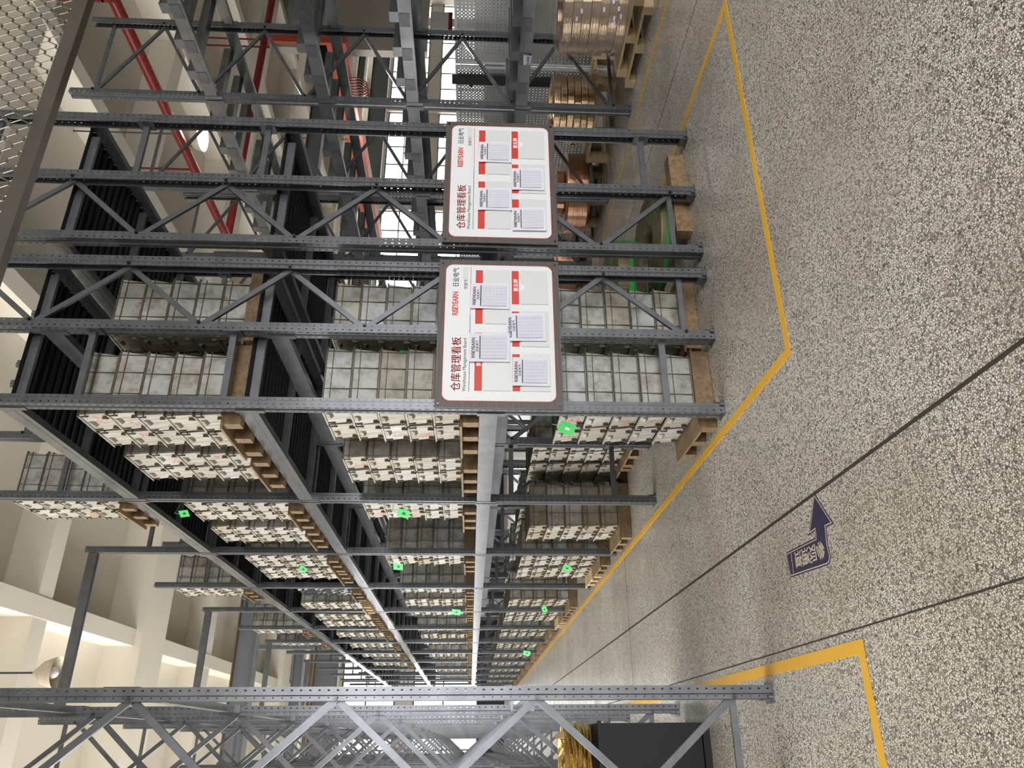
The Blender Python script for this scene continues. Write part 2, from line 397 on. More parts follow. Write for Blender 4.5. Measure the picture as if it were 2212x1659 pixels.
def zigzag(root, xl, xr, zl, zr, top=None, bolts=True):
    """xl/xr the bolt lines, zl/zr the node heights on the left and right post"""
    nodes = sorted([(z, xl, 0) for z in zl] + [(z, xr, 1) for z in zr])
    cache = {}
    for (za, xa, sa), (zb, xb, sb) in zip(nodes, nodes[1:]):
        if sa == sb: continue
        key = (round(xb-xa, 3), round(zb-za, 3))
        if key not in cache: cache[key] = brace_mesh(xb-xa, zb-za)
        ob('brace', cache[key], root, (xa, -.006 if sa else .012, za))
    lo = nodes[0][0]
    for z in [lo] + ([top] if top else []):
        key = ('h', round(xr-xl, 3))
        if key not in cache: cache[key] = brace_mesh(xr-xl, 0)
        ob('brace', cache[key], root, (xl, .0, z))
    if bolts:
        for z, x, s_ in nodes: ob('bolt', BOLT, root, (x, -.05, z))
PITCH = .57
ZL = [.20 + 2*PITCH*k for k in range(6)]; ZL = [z for z in ZL if z < 6.1]
ZR = [.77 + 2*PITCH*k for k in range(6)]; ZR = [z for z in ZR if z < 6.1]
BAY = 2.13; Y0 = 4.74
SPZ = (.38, 1.35, 3.38, 4.33, 5.45)
SPA = MB(); SPA.chan((0,0,0), (.52,0,0), .045, .03, .003, (0,-1,0)); SPA.box(.50, .506, -.05, .05, -.06, .06); SPA = SPA.mesh('spacer_bar', M['steel'])

def row_one_frame(y, label, group, mirror=False, bolts=True):
    if not mirror:
        t = empty('upright_frame', (2.035, y, 0), label, 'rack frame', group)
        add_post(t, 0, -1); add_post(t, .57, -1); add_post(t, 1.165, 1)
        zigzag(t, .632, 1.105, ZL, ZR, top=5.9, bolts=bolts)
        for z in SPZ: ob('spacer_bar', SPA, t, (.06, -.01, z))
    else:
        t = empty('upright_frame', (3.345, y, 0), label, 'rack frame', group)
        add_post(t, 0, -1); add_post(t, .625, 1); add_post(t, 1.20, 1)
        zigzag(t, .062, .565, ZR, ZL, top=5.9, bolts=bolts)
        for z in SPZ: ob('spacer_bar', SPA, t, (.615, -.01, z))
    return t
NB = 15
G1 = 'upright frames of the crate rack'; G2 = 'upright frames of the empty rack behind the second board'
fa = row_one_frame(Y0, 'grey slotted end frame of the crate rack, carrying the nearer notice board', G1)
fb = row_one_frame(Y0, 'grey slotted end frame carrying the second notice board, next to the crate rack', G2, True)
for k in range(1, NB):
    y = Y0 + BAY*k
    copy_tree(fa, (2.035, y, 0), f'grey slotted upright frame of the crate rack, {ORD[k]} from its near end', G1)
    if k < 9: copy_tree(fb, (3.345, y, 0), f'grey upright frame behind the second notice board row, {ORD[k]} from its near end', G2)

# beams
def beam_mesh(L, side, h=.125, name='beam'):
    """front plane x=0; side=-1 faces -x. stepped box beam along y"""
    p = [(0,0), (0,h), (.028,h), (.028,h-.038), (.05,h-.038), (.05,0)]
    if side > 0: p = [(-a, b) for a, b in p]
    b = MB(); b.ext(p, .052, L-.052, 'Y'); s = -1 if side < 0 else 1
    b.box(*sorted((s*.002, -s*.001)), .06, L-.06, .045, .06) # shallow rolled groove edge
    return b.mesh(name, M['beam'])
def conn_mesh(side):
    b = MB(); s = -1 if side < 0 else 1
    x = sorted((s*.004, s*.0005)); b.box(x[0], x[1], .012, .052, -.05, .14)
    x = sorted((s*.004, -s*.055)); b.box(x[0], x[1], .050, .0545, -.05, .14)
    return b.mesh('end_connector', M['beam'])
BM = {s: beam_mesh(BAY, s) for s in (-1, 1)}; CN = {s: conn_mesh(s) for s in (-1, 1)}
CN2 = {}
for s in (-1, 1):
    m2 = CN[s].copy()
    for v in m2.vertices: v.co.y = -v.co.y
    m2.flip_normals(); CN2[s] = m2
def beam(x, y, ztop, side, label, group, L=BAY, mesh=None, h=.125):
    t = empty('shelf_rail', (x, y, ztop-h), label, 'rack beam', group)
    ob('beam', mesh or BM[side], t); ob('end_connector', CN[side], t); c = ob('end_connector', CN2[side], t, (0, L, 0))
    return t
LV = (1.67, 3.28, 4.83); LN = ('first', 'second', 'top')
def row_beams(x, side, nb, where, lv=LV, first=0):
    src = None
    for li, z in enumerate(lv):
        for k in range(first, nb):
            z_ = z
            lab = f'{LN[li]} shelf rail {where}, {ORD[k]} bay'
            g = 'grey steel shelf beams'
            if src is None: src = beam(x, Y0+BAY*k, z, side, lab, g)
            else: copy_tree(src, (x, Y0+BAY*k, z-.125), lab, g)
row_beams(2.031, -1, NB-1, 'on the aisle face of the crate rack')
row_beams(3.204, 1, 8, 'at the back of the crate rack')
row_beams(2.601, -1, 6, 'at mid depth of the crate rack', tuple(z-.14 for z in LV))
row_beams(4.549, 1, 6, 'on the far face of the empty rack')
row_beams(3.341, -1, 5, 'on the near face of the empty rack')

# corrugated decks
def deck_mesh(x0, x1, L):
    b = MB(); n = 21; pts = []
    per = (L-.116)/n
    for i in range(n):
        a = .058 + per*i; pts += [(a, 0), (a+per*.42, 0), (a+per*.5, .030), (a+per*.92, .030)]
    pts.append((L-.058, 0)); t = .002
    vs = []; k = len(pts)
    for x in (x0, x1):
        for y, z in pts: vs.append((x, y, z))
    for x in (x0, x1):
        for y, z in pts: vs.append((x, y, z+t))
    fs = [(i, k+i, k+i+1, i+1) for i in range(k-1)] + [(2*k+i, 2*k+i+1, 3*k+i+1, 3*k+i) for i in range(k-1)]
    fs += [(i, i+1, 2*k+i+1, 2*k+i) for i in range(k-1)] + [(k+i, 3*k+i, 3*k+i+1, k+i+1) for i in range(k-1)]
    b.add(vs, fs); return b.mesh('shelf_deck', M['deck'])
D1 = deck_mesh(.03, 1.14, BAY); D2 = deck_mesh(.03, 1.175, BAY)
EB = MB(); EB.chan((.056,0,0), (1.09,0,0), .06, .03, .003, (0,-1,0)); EB = EB.mesh('edge_support', M['steel'])
for k in range(NB-1):
    for li, z in enumerate(LV):
        d = ob('shelf_deck', D1, None, (2.034, Y0+BAY*k, z-.034)); tag(d, f'dark {LN[li]} shelf deck of the crate rack, {ORD[k]} bay from its end', 'shelf deck', 'corrugated shelf decks')
        for yy in (.10, BAY/2, BAY-.06): ob('edge_support', EB, d, (0, yy, -.032))
        if k < 5:
            d = ob('shelf_deck', D2, None, (3.343, Y0+BAY*k, z-.034)); tag(d, f'dark empty {LN[li]} shelf deck behind the second board, {ORD[k]} bay', 'shelf deck', 'corrugated shelf decks')
            for yy in (.10, BAY/2, BAY-.06): ob('edge_support', EB, d, (0, yy, -.032))

# overhead ties across the aisle
tie = MB(); tie.box(.30, 2.03, -.03, .03, 0, .10)
tm = tie.mesh('tie_bar', M['steel'])
for k, w in ((2, 'nearest'), (4, 'second'), (6, 'third'), (8, 'fourth')):
    y = Y0+BAY*k; t = ob('tie_bar', tm, None, (0, y, 6.0)); tag(t, f'long grey tie beam spanning the aisle between rack tops, {w} one', 'tie beam', 'tie beams over the aisle')

# ------------------------------------------------------------ left rack
GL = 'upright frames of the rack left of the aisle'
YL = 4.60
def left_frame(y, label):
    t = empty('upright_frame', (-.30, y, 0), label, 'rack frame', GL)
    add_post(t, 0, -1); add_post(t, .60, 1)
    zigzag(t, .062, .54, [.775+1.11*q for q in range(5)], [.22+1.11*q for q in range(6)], top=5.88)
    return t
L0 = left_frame(YL, 'dark slotted frame in the left foreground with a large diagonal brace')
for k in range(1, 13):
    copy_tree(L0, (-.30, YL+BAY*k, 0), f'grey slotted upright frame left of the aisle, {ORD[k]} from the near end')
LLV = (1.36, 2.25, 3.75, 4.95)
srcb = None
for li, z in enumerate((1.36, 3.70, 4.92)):
    for k in range(0, 12):
        for x, sd, wn in ((.304, 1, 'aisle'), (-.304, -1, 'far')):
            lab = f'{LN[li]} beam on the {wn} face of the left rack, {ORD[k]} bay from the near end'
            beam(x, YL+BAY*k, z, sd, lab, 'beams of the left rack')

# ------------------------------------------------------------ rack with copper coils, on the right
G3 = 'dark upright frames of the coil rack'
X3 = 6.42; BAY3 = 1.53; YS3 = 4.85; W3 = 1.16
def third_frame(y, label):
    t = empty('upright_frame', (X3, y, 0), label, 'rack frame', G3)
    add_post(t, 0, -1); add_post(t, W3, 1)
    zigzag(t, .062, W3-.062, ZL, ZR, top=5.9)
    return t
t3 = third_frame(YS3, 'dark frame of the coil rack at the upper edge of the photo')
for k in range(1, 9):
    copy_tree(t3, (X3, YS3+BAY3*k, 0), f'dark slotted frame of the coil rack, {ORD[k]} from its near end')
BM3 = {s: beam_mesh(BAY3, s, .13) for s in (-1, 1)}
CN3 = {}
CB = MB(); CB.box(.03, W3-.03, -.045, .045, 0, .075)
CBW = MB(); CBW.box(.0, W3, -.055, .055, .0, .085); CBW.box(-.006, .0, -.058, .058, -.005, .09)
CBm = CBW.mesh('cross_bar', M['beam'])
hk = MB(); hk.box(-.004, .0, -.075, .075, -.055, .05); hk.box(-.004, .06, -.075, -.071, -.055, .05)
hkm = hk.mesh('hook_plate', M['steel'])
LV3 = (1.30, 2.50, 3.47, 4.68)
def third_beam(x, y, z, side, lab):
    t = empty('shelf_rail', (x, y, z-.13), lab, 'rack beam', 'coil rack beams')
    ob('beam', BM3[side], t); ob('end_connector', CN[side], t); ob('end_connector', CN2[side], t, (0, BAY3, 0))
ON = ('lowest', 'second', 'third', 'top')
for li, z in enumerate(LV3):
    for k in range(-1, 7):
        bn = 'nearest bay' if k < 0 else f'{ORD[k+1]} bay'
        third_beam(X3-.004, YS3+BAY3*k, z, -1, f'{ON[li]} front beam of the coil rack, {bn}')
        third_beam(X3+W3+.004, YS3+BAY3*k, z, 1, f'{ON[li]} rear beam of the coil rack, {bn}')
        if k < 4:
            for q, fr in enumerate((.25, .52, .78)):
                c_ = ob('cross_bar', CBm, None, (X3+.0, YS3+BAY3*(k+fr), z+.001)); ob('hook_plate', hkm, c_, (-.005, .03, -.052))
                tag(c_, f'flat cross bar under the {ON[li]} level of the coil rack, {bn}, {ORD[q]} of three', 'cross bar', 'cross bars of the coil rack')
b = MB(); b.add([(0,0,0),(0,.13,-.005),(-.004,.125,-.075),(-.012,.0,-.085)], [(0,3,2,1)]); b.add([(.001,0,0),(.001,.13,-.005),(-.003,.125,-.075),(-.011,.0,-.085)], [(0,1,2,3)])
lb = b.build('paper_label', M['paper'], None, (X3-.012, 5.62, 1.255)); tag(lb, 'small white curled paper label stuck on the lowest front beam of the coil rack', 'label')

def text_obj(s, name, size, mat, parent, origin, right, up, bold=0.0, align='LEFT', ext=.0006, space=1.0):
    cu = bpy.data.curves.new(name, 'FONT'); cu.body = s; cu.size = size; cu.extrude = ext; cu.offset = bold; cu.align_x = align; cu.space_character = space
    tmp = bpy.data.objects.new(name, cu); C.objects.link(tmp); bpy.context.view_layer.update()
    dg = bpy.context.evaluated_depsgraph_get(); me = bpy.data.meshes.new_from_object(tmp.evaluated_get(dg)); me.materials.clear(); me.materials.append(mat)
    bpy.data.objects.remove(tmp); bpy.data.curves.remove(cu); me.name = name
    r = Vector(right); u = Vector(up); n = r.cross(u); o = Vector(origin)
    me.transform(Matrix(((r.x, u.x, n.x, o.x), (r.y, u.y, n.y, o.y), (r.z, u.z, n.z, o.z), (0,0,0,1))))
    return ob(name, me, parent)
text_obj('A-A02', 'lettering', .042, M['blackink'], lb, (-.0135, .118, -.062), (0,-1,0), (-.07,0,1), align='LEFT')

# ------------------------------------------------------------ pallets
def plank(b, x0, x1, y0, y1, z0, z1): b.box(x0, x1, y0, y1, z0, z1)
PX, PY, PZ = .66, .64, .13
def make_pallet(mat, loc, label, group, detail=True):
    if detail:
        t = empty('pallet', loc, label, 'pallet', group)
        bd = MB(); bd.box(0, PX, 0, PY, PZ-.016, PZ); bd.build('top_board', mat, t)
        st = MB(); st.box(.035, PX-.02, 0, .085, 0, PZ-.016); stm = st.mesh('bearer', mat)
        for y in (.004, (PY-.085)/2, PY-.089): ob('bearer', stm, t, (0, y, 0))
        return t
    b = MB(); b.box(0, PX, 0, PY, PZ-.016, PZ)
    for y in (.004, (PY-.085)/2, PY-.089): b.box(.035, PX-.02, y, y+.085, 0, PZ-.016)
    return tag(b.build('pallet', mat, None, loc), label, 'pallet', group)

# ------------------------------------------------------------ crates
CX, CY, CZ = .50, .305, .192
def crate_mesh(name='plastic_crate', lod=0):
    b = MB(); i = .013; tp = .012   # inset body, taper
    vs = []
    for z, ex, ey in ((0, .034, .022), (.018, .030, .020), (CZ-.004, .012, .012)): vs += [(ex,ey,z),(CX-ex,ey,z),(CX-ex,CY-ey,z),(ex,CY-ey,z)]
    b.add(vs, [(4*l+i_, 4*l+(i_+1) % 4, 4*l+4+(i_+1) % 4, 4*l+4+i_) for l in (0, 1) for i_ in range(4)] + [(0,3,2,1)])
    r = .020; b.m = 1
    for y0, y1 in ((0, r), (CY-r, CY)): b.box(0,CX,y0,y1,CZ-.008,CZ)
    b.m = 0
    for x0, x1 in ((0, r), (CX-r, CX)): b.box(x0,x1,r,CY-r,CZ-.010,CZ)
    b.box(r, CX-r, r, CY-r, .012, .016)
    if lod < 2:
        b.m = 1
        for y0, y1 in ((.004, .018), (CY-.018, CY-.004)):
            b.box(.006, CX-.006, y0, y1, CZ-.052, CZ-.048); b.box(.016, CX-.016, y0+.006, y1+.004 if y0 < .1 else y1-.002, .006, .010)
        for x in (.035, .165, .325, .4605):
            for y0, y1 in ((.006, .024), (CY-.024, CY-.006)): b.box(x, x+.0035, y0, y1, .006, CZ-.008)
        for y, z0, z1 in ((.034, CZ-.062, CZ-.010), (CY-.040, CZ-.062, CZ-.010), (.062, .004, .050), (CY-.068, .004, .050)):
            for x0, x1 in ((.006, .034), (CX-.034, CX-.006)): b.box(x0, x1, y, y+.0045, z0, z1)
        b.m = 0
        for s in (0, 1):
            def X(a): return a if s == 0 else CX-a
            y0, y1 = .100, .165
            vs = [(X(.014), y0, CZ-.012), (X(.014), y1, CZ-.012), (X(.001), y1, CZ-.045), (X(.001), y0, CZ-.045), (X(.022), y0, CZ-.068), (X(.022), y1, CZ-.068)]
            fs = [(0,1,2,3), (0,3,4), (1,5,2)]
            b.add(vs, fs if s else [g[::-1] for g in fs]); b.m = 1
            b.add([vs[3], vs[2], vs[5], vs[4]], [(0,1,2,3) if s else (3,2,1,0)]); b.m = 0  # handle underside takes the dark rib colour as painted shade
    return b
CM = crate_mesh().mesh('plastic_crate', [M['crate'], M['rib']])
LAY = ['bottom', 'second', 'middle', 'fourth', 'top']
loads = []
def L_(level, col, y, nz=5, new=False): loads.append((level, col, y, nz, new))
for y in (4.88, 8.0, 9.38, 10.08, 12.6, 13.5, 14.3, 15.6, 16.4, 17.8, 18.6, 19.9, 20.7, 22.0, 22.8, 24.2, 25.0, 26.3, 27.1, 28.5, 29.3, 30.6): L_(0, 0, y, 5, y in (10.08, 14.3))
for y in (4.9, 5.9, 7.15, 9.32, 11.4, 12.9, 13.6, 15.6, 17.0, 17.8, 19.9, 20.7, 22.1, 24.2, 25.0, 26.4, 28.5): L_(1, 0, y)
for y in (4.86, 5.64, 6.98, 7.80, 9.10, 9.82, 12.4, 13.6, 14.4, 15.9, 17.8, 19.9, 22.2): L_(2, 0, y, 5, y == 12.4)
for y in (7.02, 11.3, 15.55, 17.3): L_(3, 0, y)
for y in (5.0, 7.1, 7.78, 9.4, 10.1, 12.0, 14.0): L_(0, 1, y)
for y in (5.0, 7.3, 9.3, 11.4): L_(1, 1, y)
for y in (5.0, 7.3, 9.3): L_(2, 1, y)
ZB = (0.0, LV[0], LV[1], LV[2])
LNAME = ('floor level', 'first shelf', 'second shelf', 'top shelf')
cnt = {}; last = {}
info = []
for (lv, col, y, nz, new) in loads:
    k = cnt.get((lv, col), 0); cnt[(lv, col)] = k+1
    x = (1.965, 1.99, 1.94, 1.965)[lv] if col == 0 else 2.66
    info.append((y + (2 if col else 0), lv, col, y, nz, new, x, k))
info.sort()
def clear(y, d):
    for k in range(NB):
        py = Y0+BAY*k
        if py-.06 < y+d and y < py+.06: return py+.065 if y+d/2 > py else py-.065-d
    return y
PG = 'wooden pallets under the crate stacks'
pal = {}
far = MB(); tints = []
CG = 'stacked plastic crates in the rack'
n_ind = 0
low = crate_mesh(lod=1)
for idx, (_, lv, col, y, nz, new, x, k) in enumerate(info):
    y = clear(y, .645); y = max(y, last.get((lv, col), -9)+.665); y = clear(y, .645); last[(lv, col)] = y; z = ZB[lv]; row = 'front row' if col == 0 else 'rear row'
    where = f'{LNAME[lv]} {row}, {ORD[min(k, 29)]} load from the near end'
    mat = M['wood_new'] if new else M['wood_old']
    det = idx < 34
    key = (new, det); lab = f'{"pale" if new else "brown"} wooden pallet, {where}'
    if key not in pal: pal[key] = make_pallet(mat, (x, y, z+.003), lab, PG, det)
    else: copy_tree(pal[key], (x, y, z+.003), lab, PG)
    jx, jy = R.uniform(-.01, .01), R.uniform(-.008, .008)
    for q in range(nz):
        for s in (0, 1):
            cx = x + (.135, .12, .09, .09)[lv]*(col == 0) + .07*col + jx + R.uniform(-.006, .006) + (PX-.12-CX)/2*0; cy = y + .009 + s*(CY+.006) + R.uniform(-.002, .002) + 0*jy
            cz = z + PZ + .004 + q*(CZ+.0008)
            if n_ind < 300:
                o = ob('plastic_crate', CM, None, (cx, cy, cz)); n_ind += 1
                if R.random() < .5: o.rotation_euler.z = math.pi; o.location.x += CX; o.location.y += CY
                tag(o, f'ribbed crate, {LAY[q]} layer {"near" if s == 0 else "far"} half, {where}', 'crate', CG)
            else:
                bse = len(far.v); far.v += [(a+cx, b_+cy, c_+cz) for a, b_, c_ in low.v]
                far.f += [[i+bse for i in fc] for fc in low.f]; far.uv += [None]*len(low.f); far.mi += low.mi
                tints += [R.random()]*len(low.v)
me = far.mesh('plastic_crate', [M['crate'], M['rib']])
at = me.attributes.new('tint', 'FLOAT', 'POINT'); at.data.foreach_set('value', tints)
tag(ob('distant_crates', me), 'grey plastic crates in the far bays of the rack', 'crates', CG, 'stuff')

# black film wrapped load, second shelf
def blob(name, sx, sy, sz, mat, loc, seed, amp=.02, n=14):
    import bmesh
    bm = bmesh.new(); bmesh.ops.create_cube(bm, size=1); bmesh.ops.subdivide_edges(bm, edges=bm.edges[:], cuts=n, use_grid_fill=True); rr = random.Random(seed)
    for v in bm.verts:
        c_ = v.co.copy(); v.co = Vector((c_.x*sx, c_.y*sy, c_.z*sz)); 
        m_ = amp*(math.sin(c_.x*31+seed)*math.cos(c_.z*27+c_.y*13)+rr.uniform(-.7,.7))
        d = Vector((c_.x, c_.y, c_.z)).normalized(); v.co += Vector((d.x*m_, d.y*m_, 0))
        if abs(c_.z) < .49: v.co += Vector((0, 0, m_*.5))
    me = bpy.data.meshes.new(name); bm.to_mesh(me); bm.free(); me.materials.append(mat)
    return ob(name, me, None, loc)
w = blob('wrapped_load', .56, .62, .80, M['blackfilm'], (2.34, 11.52, LV[1]+.13+.41), 3); tag(w, 'pallet load wrapped in crumpled shiny black film on the second shelf', 'wrapped load')
make_pallet(M['wood_old'], (1.94, 11.21, LV[1]+.003), 'brown wooden pallet under the black film wrapped load', PG, False)

# ------------------------------------------------------------ green tags on crates
def green_tag(x, y, z, rx, label, s=.1, hole=True, mat='green', rz=rad(42)):
    t = empty('green_tag', (x, y, z), label, 'tag', 'green tags hanging on crates', rz)
    c_ = MB(); a = rx
    pts = [(-.5*s, 0), (.5*s, 0), (.5*s, -1.25*s), (-.5*s, -1.25*s)]
    ca, sa = math.cos(a), math.sin(a)
    P = [(-.006-abs(v)*.08, u*ca-v*sa, u*sa+v*ca) for u, v in pts]
    c_.add(P + [(p[0]+.0015, p[1], p[2]) for p in P], [(0,1,2,3), (7,6,5,4), (0,4,5,1), (1,5,6,2), (2,6,7,3), (3,7,4,0)])
    c_.build('card', M[mat], t)
    w_ = MB(); pts = [(-.12*s, -.50*s), (.12*s, -.50*s), (.12*s, -.85*s), (-.12*s, -.85*s)]
    P = [(-.0085-abs(v)*.08, u*ca-v*sa, u*sa+v*ca) for u, v in pts]; w_.add(P, [(0,1,2,3)]); w_.build('printed_patch', M['whiteink' if hole else 'blackink'], t)
    st = MB(); st.cyl((-.004, 0, 0), (.012/math.cos(rz)+.03*math.tan(rz)*0, 0, .05), .0025, 5); st.cyl((.012, 0, .05), (.17, 0, .055), .0025, 5); st.build('tie_string', M[mat], t)
    return t
green_tag(2.05, 4.99, 1.10, .35, 'green tag with a white window on the nearest floor level stack', .09)
green_tag(2.0-.0, 7.19, 4.47, -.2, 'green tag high up on the second shelf, near the second post', 0.074, False)
green_tag(2.02, 7.14, 2.42, .2, 'green tag with a dark code on the first shelf stack beyond the second post', 0.089, False)
green_tag(2.02, 9.58, 2.68, .0, 'green tag at the top of the first shelf stack beyond the third post', 0.096, False)
green_tag(2.02, 9.58, .57, .3, 'small green tag low on a floor level stack near the fourth post', 0.081, False)
green_tag(1.97, 9.42, 3.79, .5, 'narrow twisted green tag on the second shelf by the fourth post', 0.074, False)
green_tag(2.02, 12.6, .55, 1.2, 'flat green tag on a floor level stack beyond the fourth post', 0.081, False)
green_tag(2.02, 13.1, 2.03, .1, 'bright green tag at the foot of a first shelf stack far along', 0.111, False)
green_tag(2.02, 19.30, .45, .1, 'tiny green tag on a far floor level stack', 0.133, False)
green_tag(2.70-.005, 5.2, 2.28, .1, 'dark green tag between the two first shelf stacks beside the notice board', 0.089, False)

# ------------------------------------------------------------ notice boards
def rrect(x0, x1, z0, z1, r, n=6):
    p = []
    for cx, cz, a in ((x1-r, z0+r, -90), (x1-r, z1-r, 0), (x0+r, z1-r, 90), (x0+r, z0+r, 180)):
        for i in range(n+1):
            t = rad(a+90*i/n); p.append((cx+r*math.cos(t), cz+r*math.sin(t)))
    return p
BW, BH = 1.175, .862
def board(x, z, label, second):
    t = empty('notice_board', (x, 4.658, z), label, 'notice board')
    F = 0.0
    def P(u, v): return (u*BW, (1-v)*BH)          # v measured from the top
    def flat(name, u0, u1, v0, v1, d0, d1, mat, r=0):
        a, zt = P(u0, v0); c_, zb = P(u1, v1); b = MB()
        poly = rrect(a, c_, zb, zt, r) if r else [(a, zb), (c_, zb), (c_, zt), (a, zt)]
        b.ext(poly[::-1], -d1, -d0, 'Y'); return b.build(name, mat, t)
    flat('frame_panel', 0, 1, 0, 1, -.012, 0, M['taupe'])
    flat('red_border', .040, .966, .052, .950, .0002, .0015, M['redink'], .055)
    flat('white_panel', .0435, .9625, .057, .945, .0012, .0025, M['white'], .052)
    F = .0030
    def tx(s, name, u, v, size, mat, bold=0, sp=1.0, sq=1.0):
        a, zz = P(u, v); return text_obj(s, name, size, mat, t, (a, -F, zz), (sq,0,0), (0,0,1), bold, space=sp)
    tx('仓库管理看板', 'title_lettering', .10, .190, .072, M['redink'], 0, 1.0, .96); tx('仓库管理看板', 'title_lettering', .1015, .1885, .072, M['redink'], 0, 1.0, .96)
    tx('Warehouse Management Board', 'subtitle_lettering', .10, .238, .034, M['blackink'], 0, 1.0, .93)
    tx('RISEYEARN', 'company_lettering', .60, .162, .057, M['redink'], .0014, .93, .74)
    tx('日业电气', 'company_lettering', .800, .160, .048, M['blackink'], .0004, 1.0, .86)
    tx('货架号', 'caption_lettering', .785, .235, .029, M['blackink'])
    flat('rule_line', .10, .60, .262, .266, .0025, .0035, M['blackink']); flat('rule_line', .60, .945, .262, .266, .0025, .0035, M['redink'])
    flat('small_pocket', .865, .945, .195, .240, .0025, .006, M['pocket'])
    cols = ((.105, .485), (.545, .925)); cols2 = ((.105, .345), (.395, .635), (.685, .925))
    for (u0, u1), (v0, v1), (w0, w1) in [(c_, (.305, .365), (.378, .590)) for c_ in cols] + [(c_, (.605, .665), (.680, .905)) for c_ in cols2]:
        flat('red_label', u0, u1, v0, v1, .0025, .0032, M['redink'])
        flat('document_pocket', u0, u1, w0, w1, .0025, .010, M['pocket'])
        b = MB(); a, zz = P((u0+u1)/2, w0); n_ = 10
        b.add([(a+.024*math.cos(math.pi*(1+i/n_)), -.0105, zz+.024*math.sin(math.pi*(1+i/n_))) for i in range(n_+1)], [tuple(range(n_+1))]); b.build('thumb_notch', M['whiteink'], t)
    tx('第五层', 'label_lettering', .775, .655, .036, M['whiteink'], .0008)
    if not second: tx('第', 'label_lettering', .262, .352, .034, M['whiteink'], .0008)
    b = MB()
    for u in (.022, .978):
        for v in (.028, .972):
            s_ = MB(); a, zz = P(u, v); s_.cyl((a, 0, zz), (a, -.007, zz), .009, 14); s_.build('screw', M['bolt'], t)
    return t
(board(2.030, 1.108, 'white warehouse notice board on the crate rack end, its lower left papers hanging high', False))
(board(3.362, 1.100, 'white warehouse notice board further right, on the empty rack next to the first board', True))
def grid_mat():
    m = N('printed_table'); uv = m.add('ShaderNodeSeparateXYZ', {0: m.add('ShaderNodeTexCoord').outputs['UV']})
    a = m.math('LESS_THAN', m.math('FRACT', m.math('MULTIPLY', uv.outputs[0], 7.0)), .07); b = m.math('LESS_THAN', m.math('FRACT', m.math('MULTIPLY', uv.outputs[1], 22.0)), .16)
    no = m.add('ShaderNodeTexNoise', {'Vector': m.add('ShaderNodeTexCoord').outputs['Object'], 'Scale': 130.0, 'Detail': 2.0}).outputs[0]
    ink = m.math('MULTIPLY', m.math('GREATER_THAN', no, .63), m.math('LESS_THAN', m.math('FRACT', m.math('MULTIPLY', uv.outputs[0], 3.5)), .35))
    return m.out(m.mix(m.math('MAXIMUM', m.math('MAXIMUM', a, b), m.math('MULTIPLY', ink, .6)), (.74,.74,.86), (.36,.37,.46)), .6)
M['grid'] = grid_mat()
def sheet(bx, bz, u0, u1, v0, v1, tilt, label):
    w = (u1-u0)*BW; h = (v1-v0)*BH
    t = empty('paper_sheet', (bx+u0*BW, 4.6445, bz+(1-v0)*BH), label, 'paper', 'stock lists in the board pockets')
    t.rotation_euler = (rad(-1.0), rad(tilt), 0)
    b = MB(); n = 6
    vs = []
    for i in range(n+1):
        for j in range(n+1):
            x = w*i/n; z = -h*j/n; vs.append((x, -.0035 - .002*math.sin(i*1.7+j*.9), z))
    b.add(vs, [(i*(n+1)+j, i*(n+1)+j+1, (i+1)*(n+1)+j+1, (i+1)*(n+1)+j) for i in range(n) for j in range(n)])
    b.add([(x, y+.0008, z) for x, y, z in vs], [((i+1)*(n+1)+j, (i+1)*(n+1)+j+1, i*(n+1)+j+1, i*(n+1)+j) for i in range(n) for j in range(n)])
    b.build('page', M['paper'], t)
    text_obj('RISEYEARN', 'heading', w*.145, M['blackink'], t, (w*.12, -.0068, -h*.135), (1,0,0), (0,0,1), .0002, ext=.0002)
    text_obj('日业电气', 'heading', w*.10, M['blackink'], t, (w*.34, -.0068, -h*.222), (1,0,0), (0,0,1), 0, ext=.0002)
    c_ = MB(); c_.box(w*.10, w*.90, -.0072, -.0064, -h*.275, -h*.25); c_.build('table_heading_bar', M['blackink'], t)
    g = MB(); g.add([(w*.10, -.0070, -h*.92), (w*.90, -.0070, -h*.92), (w*.90, -.0070, -h*.29), (w*.10, -.0070, -h*.29)], [(0,1,2,3)], [[(0,0),(1,0),(1,1),(0,1)]]); g.build('printed_table', M['grid'], t)
sheet(2.030, 1.108, .285, .475, .262, .585, 0, 'printed stock list hanging high on the nearer board, over the first red label')
sheet(2.030, 1.108, .645, .825, .262, .585, .8, 'printed stock list on the nearer board, upper right pocket')
sheet(2.030, 1.108, .425, .615, .560, .880, -1, 'printed stock list on the nearer board, lower middle pocket')
sheet(2.030, 1.108, .135, .320, .605, .900, .5, 'printed stock list on the nearer board, lower left pocket')
sheet(3.362, 1.100, .245, .425, .305, .600, 0, 'printed stock list on the further board, upper left pocket')
sheet(3.362, 1.100, .640, .815, .305, .600, .5, 'printed stock list on the further board, upper right pocket')
sheet(3.362, 1.100, .415, .595, .605, .890, 0, 'printed stock list on the further board, lower middle pocket')
sheet(3.362, 1.100, .090, .270, .605, .900, -.5, 'printed stock list on the further board, lower left pocket')

